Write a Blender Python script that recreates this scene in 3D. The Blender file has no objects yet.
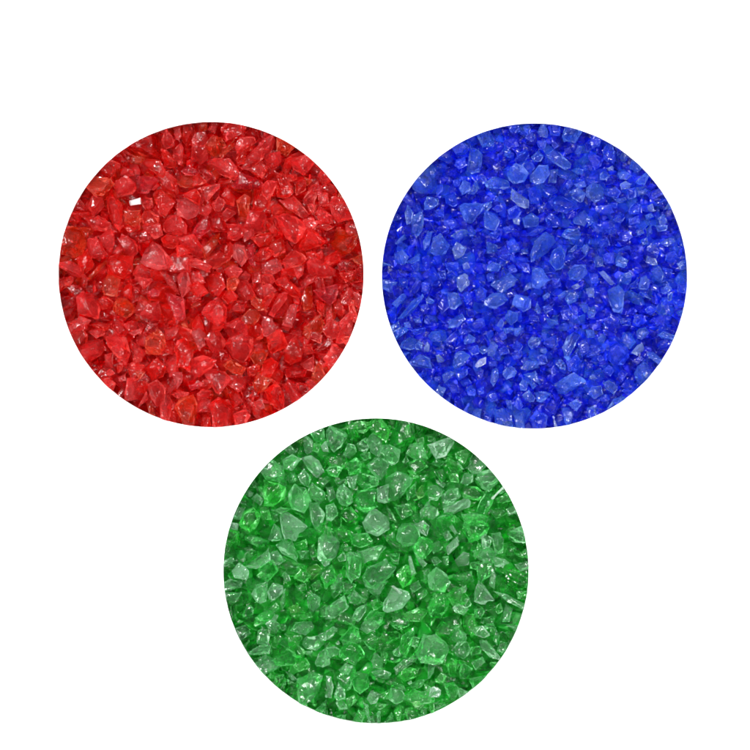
# Three round heaps of crushed glass, red, blue and green, on a white board
WLOW, WHIGH, KEY, SIDE = 0.10, 1.15, 15.5, 6.6
RED = '''
@58,122
n480,205 570,145 700,130 760,170 760,255 720,260 600,240
d470,215 545,245 535,290 490,290
n610,290 650,265 750,285 805,395 760,410 690,365
p415,480 430,425 500,395 570,450 570,500 530,540 440,550
h570,400 690,400 740,430 660,520 580,520
n290,410 300,370 400,310 450,310 440,350 400,400 310,420
o250,500 300,430 420,425 420,450 330,540 270,540
p220,630 250,540 330,560 330,630 265,690
p130,610 170,545 210,620 190,650 120,660
p220,460 290,375 300,430 250,490
n350,560 400,530 470,610 470,740 420,780 380,700
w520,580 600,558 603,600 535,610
p610,600 620,540 690,560 700,620 640,640
n690,520 750,490 860,590 775,715 740,640
n610,700 650,635 740,690 740,770 630,770
o480,650 600,650 610,730 560,770 490,740
p200,710 300,690 390,745 340,800 260,790
n80,720 130,670 160,740 100,760
p480,330 550,350 570,400 500,400 460,390
d400,290 460,230 500,290 470,320
o540,240 640,260 600,310 530,300
@160,122
p10,135 60,95 105,130 105,170 40,195
n0,200 50,205 115,290 110,340 30,320
p90,205 150,150 170,190 160,310 100,270
n165,60 210,20 270,80 230,150 190,175 165,140
p235,130 260,85 330,75 350,130 350,270 280,310 230,300
p105,60 120,25 160,30 155,130 110,120
o320,175 390,95 450,110 490,180 410,260 370,240
n450,55 520,15 610,70 610,100 480,140
o290,70 310,0 350,10 345,60
p350,60 400,10 445,20 400,85
p350,305 400,265 510,270 595,375 545,425 430,375
p550,170 590,110 690,110 700,150 640,190 570,230
p600,340 640,250 740,150 760,200 755,270 650,350
o440,250 540,120 545,180 460,260
h540,470 590,370 740,430 760,480 690,495 560,490
n650,350 750,290 800,330 750,415 690,390
b120,570 190,560 300,640 270,690 200,715 130,680 120,620
n160,535 265,490 300,540 290,620 220,570
p300,480 435,455 430,490 340,590 300,560
p380,600 440,535 480,590 450,660 400,650
n450,540 500,460 550,560 540,620 480,600
h150,360 200,320 290,360 280,390 190,390
d90,400 120,330 160,390 140,440
n240,400 280,380 350,440 300,460 245,470
d280,345 330,340 400,400 350,430
p430,700 490,630 560,665 480,730
o560,580 620,530 665,560 650,700 590,720
p25,750 60,690 130,685 195,760 190,830 30,820
h230,830 270,750 350,685 370,790 290,850
n420,440 520,420 530,450 440,460
@262,122
p0,140 70,140 80,190 30,260 0,270
p10,290 60,230 130,220 140,290 70,350
o80,150 120,110 250,185 170,260 110,210
p190,300 230,265 330,280 360,330 310,390 230,345
p410,400 420,340 520,440 450,465
n160,390 250,380 260,420 200,440
n110,400 150,360 220,470 230,530 160,560 110,540
p0,470 40,430 115,440 80,530 40,570 0,530
d0,350 40,310 50,360 30,420 0,430
p125,575 230,540 290,600 345,680 310,710 200,650
p300,570 360,470 405,450 400,540 380,600 310,600
n330,600 395,600 390,680 350,660
p490,580 530,550 600,620 620,720 560,740 520,680
o520,500 560,530 580,590 550,600
p390,640 440,630 510,690 520,750 420,750
p85,690 150,655 260,705 320,760 310,830 240,890 180,850
h410,460 440,470 440,530 405,540
n240,450 320,430 320,500 250,540
o310,400 370,430 330,470
n60,620 120,600 170,650 80,700
n580,640 640,650 660,740 600,720
@58,224
o30,170 60,30 160,20 165,90 205,140 180,210 110,245 40,210
p300,90 380,30 410,60 415,150 380,205 310,130
p440,110 480,70 570,130 585,210 550,240 480,210
p205,200 220,110 290,95 365,230 330,250 230,245
p390,210 440,150 475,190 440,230
n360,240 460,230 550,240 540,350 470,400 370,360
o330,430 365,370 455,410 430,530 320,520
p45,300 90,270 180,320 170,400 100,370
o215,390 290,310 355,260 350,300 230,415
n10,420 90,385 125,420 60,510 10,480
p140,540 200,480 260,530 310,620 290,710 150,650
n280,570 340,525 405,570 390,610 325,630
o405,600 440,540 500,550 575,615 560,660 500,690 410,650
b600,265 690,135 750,165 850,285 810,320 740,335 650,310
p550,360 590,290 700,350 690,390 560,400
p560,390 680,400 690,420 630,480
h660,500 700,475 750,495 740,530 690,540
p605,670 660,590 740,570 760,720 700,715
n440,520 540,400 540,560
d540,440 600,480 590,560 545,580
p100,740 160,680 240,710 200,770 130,790
n230,740 300,725 390,740 340,790
p480,740 540,710 640,740 600,810 520,790
d300,700 320,640 420,680 380,710
n480,20 600,0 600,40 530,65
d570,90 640,50 690,110 600,140
p610,10 750,0 770,80 710,110
n410,0 480,10 450,55
d20,540 130,520 120,600 60,630
n170,340 220,400 200,480 170,440
d260,440 310,400 330,460 300,500
@160,224
n10,110 50,80 160,100 110,180 30,170
o310,180 380,100 440,65 430,130 335,265
p490,0 600,0 620,80 560,120 500,110
p600,30 690,40 690,90 620,130
n670,105 740,65 800,60 865,75 790,150 730,165
n470,170 520,130 545,220 480,290
b530,140 620,160 645,250 600,310 535,240
p480,330 540,300 610,340 570,390 500,400
p180,265 260,250 380,310 360,355 200,300
b125,390 190,320 210,420 235,460 160,545 140,470
p10,360 40,345 110,430 135,520 60,450
p230,350 290,345 335,430 270,440 230,430
n340,400 400,350 450,365 480,460 420,540 370,510
p545,480 590,420 650,425 710,540 630,560
p570,400 630,345 670,380 640,420
n450,540 510,470 580,540 500,590
p310,650 360,580 430,540 490,620 490,720 420,750 360,710
o600,690 650,630 720,620 735,690 690,740 620,735
d510,640 550,560 640,570 620,640
h640,160 690,150 690,310 655,290
n0,590 90,590 140,650 110,730 40,740 0,700
h30,500 80,560 170,550 190,690 130,740 100,600
n230,720 280,665 310,720 320,780 240,780
p700,490 750,430 780,520 740,550
n120,160 200,150 230,210 130,240
d670,360 740,340 740,430 680,440
d410,330 470,300 470,360 420,350
d200,540 300,520 300,560 210,570
o230,590 290,570 300,600 230,620
@262,224
n270,180 330,30 400,60 465,130 440,155 310,195
o470,110 560,30 640,60 680,120 640,210 580,225 520,190
n40,160 150,95 170,200 90,250
p140,270 230,190 310,230 330,260 270,310 180,330
b0,290 110,250 155,330 80,370 0,360
p330,280 380,240 470,285 545,345 530,400 400,390 350,370
n90,410 170,385 260,470 290,530 220,530 180,450 110,450
h380,490 480,480 580,435 540,560 500,595 440,560
p280,430 340,370 420,400 300,470
p0,450 60,440 105,490 20,550
p50,660 120,520 170,500 180,550 90,680
o290,560 320,470 365,460 370,610 310,640
n320,210 400,190 400,250 340,260
n400,220 440,195 490,290 420,270
b150,740 200,600 260,580 250,660 220,760
o320,760 390,680 430,670 470,750 430,820
h555,300 590,260 620,330 570,350
p560,600 640,450 665,500 640,590
n640,690 640,580 670,570 660,730
p470,600 510,600 520,700 470,730
n400,560 460,590 450,690 410,640
d280,640 390,630 400,680 300,700
d650,430 720,400 700,480 670,500
b0,670 80,700 110,760 60,830 0,820
o650,260 690,220 740,290 720,340
p230,320 310,290 300,370 260,410
d660,130 690,100 720,200 700,180
n570,360 690,340 680,380 620,430
n380,20 460,0 530,20 480,50
n0,550 80,500 100,520 20,650
@58,326
p150,150 220,110 330,100 345,160 310,210 215,265
p350,90 430,50 500,90 530,200 500,285 420,210 370,150
p525,100 600,150 640,200 600,270 550,260
o640,150 650,90 720,20 780,60 790,150 740,210 650,200
p500,480 510,390 560,380 600,440 580,530 520,510
p345,350 380,310 420,350 380,370
p440,380 490,350 500,400 450,410
p310,380 370,380 430,430 410,470 340,430
d220,280 320,290 300,370 250,320
n650,310 720,230 790,300 770,370 690,400
b585,400 640,365 640,385 590,410
p660,430 730,400 790,460 780,560 730,600 680,520
o650,580 680,560 750,640 720,670
b520,50 600,20 610,45 560,70
p340,210 400,200 400,310 350,290
n430,290 480,290 470,330 440,350
d420,490 500,430 500,490 450,520
n590,600 680,600 680,650 610,620
p600,560 650,480 660,540
o560,330 640,340 600,390
p220,40 310,10 350,60 280,90
@160,326
n105,170 130,110 190,85 240,200 210,330 130,300
b230,50 280,10 335,60 330,140 290,180 260,120
p335,90 390,20 440,50 485,120 450,190 410,210 360,160
p480,140 510,90 600,55 680,90 680,200 600,275 540,230
p210,340 240,240 310,215 415,250 390,300 260,400
p330,360 370,315 480,340 520,390 440,500 400,490 370,410
o455,285 520,245 630,310 600,360 530,345
b80,340 160,340 165,400 130,460
p0,440 40,450 90,560 80,660 30,670 0,600
o115,600 150,530 240,510 270,570 260,690 210,700
n370,580 430,530 500,550 550,620 500,710 400,735
p270,500 310,465 380,480 360,520 280,545
p80,500 130,475 220,490 150,550
p540,650 630,610 665,650 590,710 550,700
n500,500 550,440 580,500 610,560 550,590
o685,420 720,340 760,330 790,410 760,480 700,490
d590,470 640,420 720,450 720,520 620,540
b10,210 75,190 60,210 20,220
n0,90 40,130 30,200 0,210
p30,20 150,0 110,70 50,110
n300,700 310,640 370,640 370,730
h210,440 300,410 310,440 230,475
n640,310 740,270 720,350 650,380
d690,140 750,120 760,170 700,190
p680,560 750,540 770,600 720,620
o150,700 180,670 220,710 170,725
@262,326
n150,190 240,65 310,240 210,280 160,250
p370,20 440,70 430,130 340,90
p455,240 510,180 520,130 605,155 500,320 460,300
p280,280 380,220 385,340 320,320
n0,270 70,235 120,280 60,385 0,370
o0,370 80,390 20,470 0,470
n20,480 110,410 160,500 130,590 60,570
p150,430 190,390 260,450 275,520 200,540
d370,190 500,80 520,130 420,190
p310,410 350,390 415,410 350,460
n570,80 640,40 630,140 580,130
o20,650 110,590 180,590 60,650
p130,10 220,0 190,40
d190,50 270,10 300,50 280,80
o300,60 310,0 370,10 340,100
n300,150 360,130 380,200 310,210
d160,300 330,320 310,370 180,380
'''
BLUE = '''
@382,123
p200,480 260,400 360,315 440,345 440,400 405,450 390,520 280,520
n545,270 610,250 625,310 570,340 530,310
p650,185 740,185 740,270 720,360 660,375 620,350 640,270
p565,480 600,415 650,440 650,500 590,530
p650,480 690,420 715,480 680,530 620,530
p560,615 600,590 760,580 740,640 660,740 610,730
s310,590 330,540 410,550 420,600 360,635 310,640
n420,250 500,215 520,260 500,310 430,300
n640,120 700,100 710,150 650,180
n460,530 540,510 555,600 530,620 470,590
n400,460 450,440 450,500 400,540
n510,190 580,150 640,180 620,230 550,240
s220,740 230,680 290,650 310,700 300,790 250,850 210,830
p165,660 190,600 230,660 220,740 180,750
n520,420 580,410 570,460 530,470
v170,570 220,540 250,590 240,630 190,600
n380,640 450,620 460,690 390,690
n440,720 520,700 560,760 480,780
b240,540 280,525 290,550 250,560
n700,380 760,390 780,440 740,450
v470,370 520,360 520,385 480,385
n100,690 150,660 160,720 110,740
n250,600 300,640 300,690 260,650
s710,130 740,80 790,80 830,130 820,170 740,180
@484,123
s570,100 600,50 700,60 730,80 670,150 590,140
s445,240 500,190 560,220 640,300 640,330 590,345 500,290
p170,350 210,290 280,310 330,370 300,430 220,450 180,420
n290,300 350,270 375,330 340,380 300,350
p335,390 400,310 470,310 490,370 440,440 380,455 340,430
p490,345 545,340 530,440 470,440
s0,440 80,390 170,420 210,460 150,490 20,480
s150,210 180,180 210,220 190,260 150,240
s345,250 400,200 440,240 420,280 370,290
p390,70 430,50 475,60 470,110 420,100
n300,110 350,60 380,110 350,140
b190,560 200,480 260,530 330,570 330,640 250,610
n320,480 400,460 430,520 410,590 340,600
n470,580 560,530 680,590 700,620 600,670 530,650
p620,510 690,470 750,520 720,590 660,560
s0,590 60,575 65,610 20,650 0,640
v60,630 110,590 140,640 100,660
n170,640 240,600 280,650 250,700 180,710
p280,700 350,660 410,700 400,760 300,770
n450,700 490,660 560,700 590,760 470,770
p650,690 740,640 780,700 740,760 660,740
n590,460 640,390 660,450 620,490
p660,450 740,420 750,470 690,480
s640,345 680,330 740,340 740,375 690,380
v490,150 520,130 555,170 520,190
d590,190 640,160 650,220 600,230
p670,220 690,160 730,170 700,260
v140,130 230,100 260,170 180,190
n170,40 240,20 270,60 200,80
s60,50 110,30 150,60 90,90
n260,210 320,190 340,250 300,290 220,280
d60,310 120,270 130,350 80,370
p0,640 80,670 120,720 90,790 0,780
n420,470 520,450 550,510 470,540
n400,610 460,590 440,650 400,660
b210,700 270,690 260,750 220,740
n480,50 560,40 560,100 490,90
n390,130 460,130 450,190 400,190
@586,123
n20,160 30,100 100,140 100,170 40,190
n120,200 160,165 220,270 200,300 130,270
d170,165 240,180 270,220 230,260
s240,260 270,220 310,260 280,295
s310,290 340,290 410,345 370,375 320,330
p235,370 290,350 340,385 300,420 250,410
s365,430 410,390 440,400 430,455 380,450
p430,390 460,380 490,420 450,440
b245,450 290,425 340,450 320,480 260,490
v10,240 50,225 130,260 110,320 60,350
b150,330 200,310 205,350 170,350
s100,380 130,350 180,385 150,420 100,420
p0,480 60,420 130,480 130,560 70,590 0,540
n140,490 220,470 260,510 230,550 170,540
p190,560 290,545 300,565 250,590
n290,490 370,470 370,550 310,560
p380,500 450,480 440,520 380,530
n310,630 370,580 410,610 390,670 320,670
b450,610 490,590 510,650 460,650
n500,580 570,570 560,610 510,610
p560,600 600,600 610,660 570,640
n220,680 260,650 290,690 260,740 190,720
d0,290 40,300 50,350 10,350
n60,610 180,600 210,660 140,680 70,660
p530,700 580,660 600,730 550,760
p430,680 480,660 500,690 450,710
n310,700 390,680 400,740 320,750
s0,690 50,680 60,730 20,760
n160,590 240,590 220,630 170,620
v440,520 530,500 560,540 480,570
v620,640 650,650 660,740 630,710
@382,225
p300,130 340,40 370,60 350,150 310,190
p350,200 380,70 430,60 500,150 470,210 400,230
p95,130 170,60 180,100 110,140
s180,270 270,210 275,260 220,285
p100,270 90,210 150,180 200,230 170,290 120,290
n210,300 260,270 290,320 240,350
v290,240 340,220 370,270 350,330 320,340 300,290
b515,180 550,120 625,170 600,220 540,260
s500,80 580,30 660,40 590,100 550,110
n450,280 560,270 570,330 490,350
b180,375 220,350 215,380 190,400
p15,440 40,390 110,420 70,500
v200,500 250,405 280,400 290,440 250,500
n290,420 350,430 350,490 290,500
p70,580 150,500 190,520 110,610
s110,690 220,560 300,510 310,530 210,660 150,690
s320,550 340,525 390,560 370,580 330,580
n270,590 330,580 350,620 300,630
v410,600 450,500 480,530 500,600 440,660
p480,490 560,500 585,570 540,620 490,620
b550,390 600,350 650,380 640,440 580,495 550,450
n590,500 640,490 660,550 620,590
n680,490 720,440 770,480 760,560 700,560
s480,710 590,650 615,690 560,750 490,760
b240,640 290,640 305,660 270,670
p230,690 280,680 290,720 250,720
n620,740 700,690 750,680 760,740 680,790
d700,190 750,180 750,260 710,250
s80,740 130,700 150,750 100,800
v390,510 430,480 440,510 410,530
n410,340 470,330 470,400 420,400
b590,285 630,270 650,320 600,330
n650,110 720,80 740,130 680,140
d370,20 470,0 520,30 440,60
s0,310 50,270 70,290 30,320
n120,380 190,400 190,470 130,450
n310,680 360,690 350,730 310,720
p160,720 200,710 220,750 170,760
d610,610 670,620 680,680 630,670
@484,225
p340,210 370,120 450,50 510,80 530,125 470,200 380,260 345,275
s475,270 500,190 560,150 600,200 590,310 530,340
p350,390 355,310 430,320 490,410 400,470 355,460
s565,80 600,30 700,20 715,70 690,110 600,100
s610,200 680,140 690,170 650,205
p570,125 620,120 640,140 590,150
p615,350 660,290 750,290 760,360 700,410 630,400
p45,440 120,380 180,350 245,390 230,440 130,500
p0,550 60,500 130,500 175,550 100,620 0,610
p200,580 230,510 345,530 345,610 290,640
s590,540 630,490 690,510 680,560 620,590
p540,520 600,480 610,510 560,560
b640,450 690,430 710,455 670,475
p370,630 390,560 420,620 410,660
n430,600 480,580 510,620 450,660
p430,520 470,495 490,520 440,560
s450,680 540,700 550,730 480,740
p150,690 170,620 250,650 250,700 200,740
v240,270 330,280 345,360 290,340
p300,450 340,410 350,460 290,490
s20,120 100,150 100,200 20,210
v90,200 160,150 200,220 180,270 110,240
n190,150 250,140 260,180 210,190
n200,240 320,240 330,280 240,265
p20,310 60,270 130,290 110,340 40,340
n170,300 220,290 250,340 190,360
d640,210 720,170 750,230 690,270
p710,180 750,130 780,170 750,230
n30,60 110,30 130,60 90,100 40,90
n130,20 220,0 230,50 150,60
n300,80 400,0 470,20 380,80
v330,660 400,670 410,710 330,700
p90,740 130,680 150,720 130,770
v560,630 620,620 640,690 580,700
n640,620 690,640 690,690 650,690
p700,590 750,560 780,610 740,650
v500,390 560,390 570,450 510,470
n10,360 70,350 80,410 30,420
d140,500 230,460 240,510 180,540
s270,180 320,170 330,210 280,215
@586,225
v215,110 240,60 320,40 345,95 290,120
b90,340 130,335 190,400 215,440 180,440 120,380
s215,260 240,210 310,260 290,320 220,300
b440,270 450,220 520,250 530,300 460,290
p480,340 540,290 575,370 550,430 510,400
p160,480 240,440 280,490 270,650 200,640 170,560
s300,490 330,475 400,520 330,530
p400,490 450,510 495,555 430,530
p400,390 440,370 470,430 450,480 380,470
p545,470 610,440 640,470 590,510 550,500
s600,500 640,490 630,560 600,560
s10,640 50,590 75,610 60,680 20,690
v130,720 180,650 250,690 230,740 150,760
s60,270 70,210 120,240 130,300 80,310
v120,210 210,200 200,280 140,290
n80,120 160,90 180,150 110,170
n190,190 320,150 340,170 230,210
n580,260 590,210 650,180 680,230 640,290
p400,110 450,90 460,140 420,150
n440,180 480,130 520,160 470,200
p540,130 620,90 660,120 600,160
s440,30 480,0 490,60 450,90
n140,40 200,10 230,60 170,70
p500,0 600,0 600,40 530,50
n320,440 380,390 390,460 330,470
p270,360 330,340 340,380 300,390
v470,420 540,450 540,490 480,480
p660,280 710,250 730,320 690,330
s650,640 720,590 710,640 680,680
v580,610 600,560 620,640 590,650
n340,710 370,670 410,690 380,740
n430,620 480,590 510,630 450,650
v500,690 570,650 580,740 510,730
n250,680 330,690 330,740 260,740
b0,470 60,455 60,530 20,530
n20,360 80,350 100,430 40,430
n60,0 130,10 130,50 50,40
s370,40 410,20 430,60 380,80
n560,310 640,330 620,400 580,400
n670,430 720,420 720,510 670,490
n640,560 700,540 690,600 650,600
@382,327
s160,110 200,75 260,90 260,160 200,170
s245,140 270,100 300,120 290,170 250,170
b310,150 330,105 350,130 345,185 310,180
s330,70 370,30 430,30 430,90 380,115
p155,180 190,160 220,180 200,205
p220,240 280,200 350,230 370,310 290,290
n280,310 350,320 330,390 270,340
b395,210 420,200 460,240 450,260 410,260
b405,265 445,270 435,300
p515,280 540,190 590,170 650,210 600,280 540,310
p600,100 640,50 690,80 680,110 610,130
n630,150 700,130 730,190 660,210
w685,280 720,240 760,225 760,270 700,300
p440,350 500,320 540,340 460,420
n540,340 630,290 630,350 560,400
v470,420 500,390 560,430 570,480 520,490
p400,470 420,420 470,450 470,510 430,500
n480,510 510,495 530,540 500,545
b660,425 685,410 695,440 680,450
n600,590 640,560 650,620 610,620
p650,640 690,590 740,600 740,660 690,660
v480,80 540,30 565,70 510,120 450,120
d430,120 460,130 450,180 420,170
s700,170 750,130 790,180 740,200
n620,440 690,460 690,510 630,500
n560,20 620,10 630,50 570,60
n380,370 430,360 430,410 390,400
s100,30 160,0 200,20 150,80
n210,20 320,0 320,40 240,60
n700,460 750,430 750,490 710,500
d690,330 750,310 740,380 700,390
n570,400 640,380 660,410 600,440
@484,327
s575,150 610,70 670,35 710,60 670,110 640,190 610,240 580,210
s525,270 560,230 600,270 600,320 560,310
n600,250 680,200 715,250 690,320 620,330
p490,430 560,420 660,330 740,400 650,460 600,495 540,490
p310,120 350,70 420,80 410,130 350,165
n430,90 530,60 550,130 500,160 440,130
p20,160 60,95 105,140 60,230 30,210
n200,150 240,100 290,140 260,190
v200,200 230,170 290,180 270,230 220,240
n100,160 170,140 190,190 120,210
p130,340 180,280 250,310 230,360 160,390
p270,310 310,250 395,250 400,300 330,320
s290,350 380,320 420,430 370,400
p260,420 290,370 330,420 310,470 270,470
s320,400 350,390 390,430 360,460
p280,500 330,460 380,520 360,560 300,540
s375,480 440,470 500,490 430,555 390,550
p45,400 60,310 100,300 110,370 70,440
b110,400 135,390 135,425 110,425
b110,490 130,475 150,510 120,515
d430,590 470,560 555,560 530,640 490,640
n335,670 390,600 470,650 450,720 370,740
s75,600 130,590 200,640 240,690 200,730 100,700
p150,530 200,540 210,610 180,600
n220,580 250,490 290,580 260,620
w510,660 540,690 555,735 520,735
p570,600 620,590 660,640 600,710
p610,570 680,530 720,570 680,620
n650,500 720,470 710,510 660,520
n690,120 750,80 790,170 720,220
p210,620 290,620 310,730 250,730
n0,620 60,640 70,690 10,680
s130,10 210,0 220,30 160,50
p220,10 290,0 250,70 220,60
n100,50 150,20 170,80 130,100
n390,210 460,200 470,270 400,280
v490,300 520,280 530,350 500,370
p390,150 460,160 460,200 420,190
n30,250 90,250 100,290 40,290
n20,500 90,470 100,540 50,550
n270,240 300,220 350,230 290,280
@586,327
n150,220 160,150 220,115 310,160 320,220 270,280 200,280
s245,110 280,40 330,50 370,110 330,160 260,150
p370,20 440,0 470,40 420,90 380,90
b330,190 380,130 420,120 430,170 380,210
p440,180 490,180 550,230 520,270 460,220
p340,380 380,290 430,250 470,290 460,350 400,420 355,420
n520,130 570,80 620,90 600,150 540,160
s520,60 570,30 640,55 620,80 540,80
p85,80 130,45 150,80 130,120 90,110
n10,180 40,130 110,130 130,170 60,220 0,230
n80,230 110,200 140,240 100,260
n120,320 170,280 210,310 180,370
v230,350 270,310 310,340 270,400
p120,410 170,390 240,440 210,500 150,460
p10,490 40,440 110,430 130,490 60,530
b20,370 50,345 90,380 40,385
s190,540 250,490 300,500 220,560
n260,470 300,440 380,450 320,490
n90,530 150,490 180,540 120,550
p0,590 60,580 70,640 10,650
d80,590 150,560 160,590 90,630
p0,20 60,20 70,80 10,80
d340,250 400,210 430,240 360,290
d0,250 50,250 50,300 10,310
'''
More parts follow.
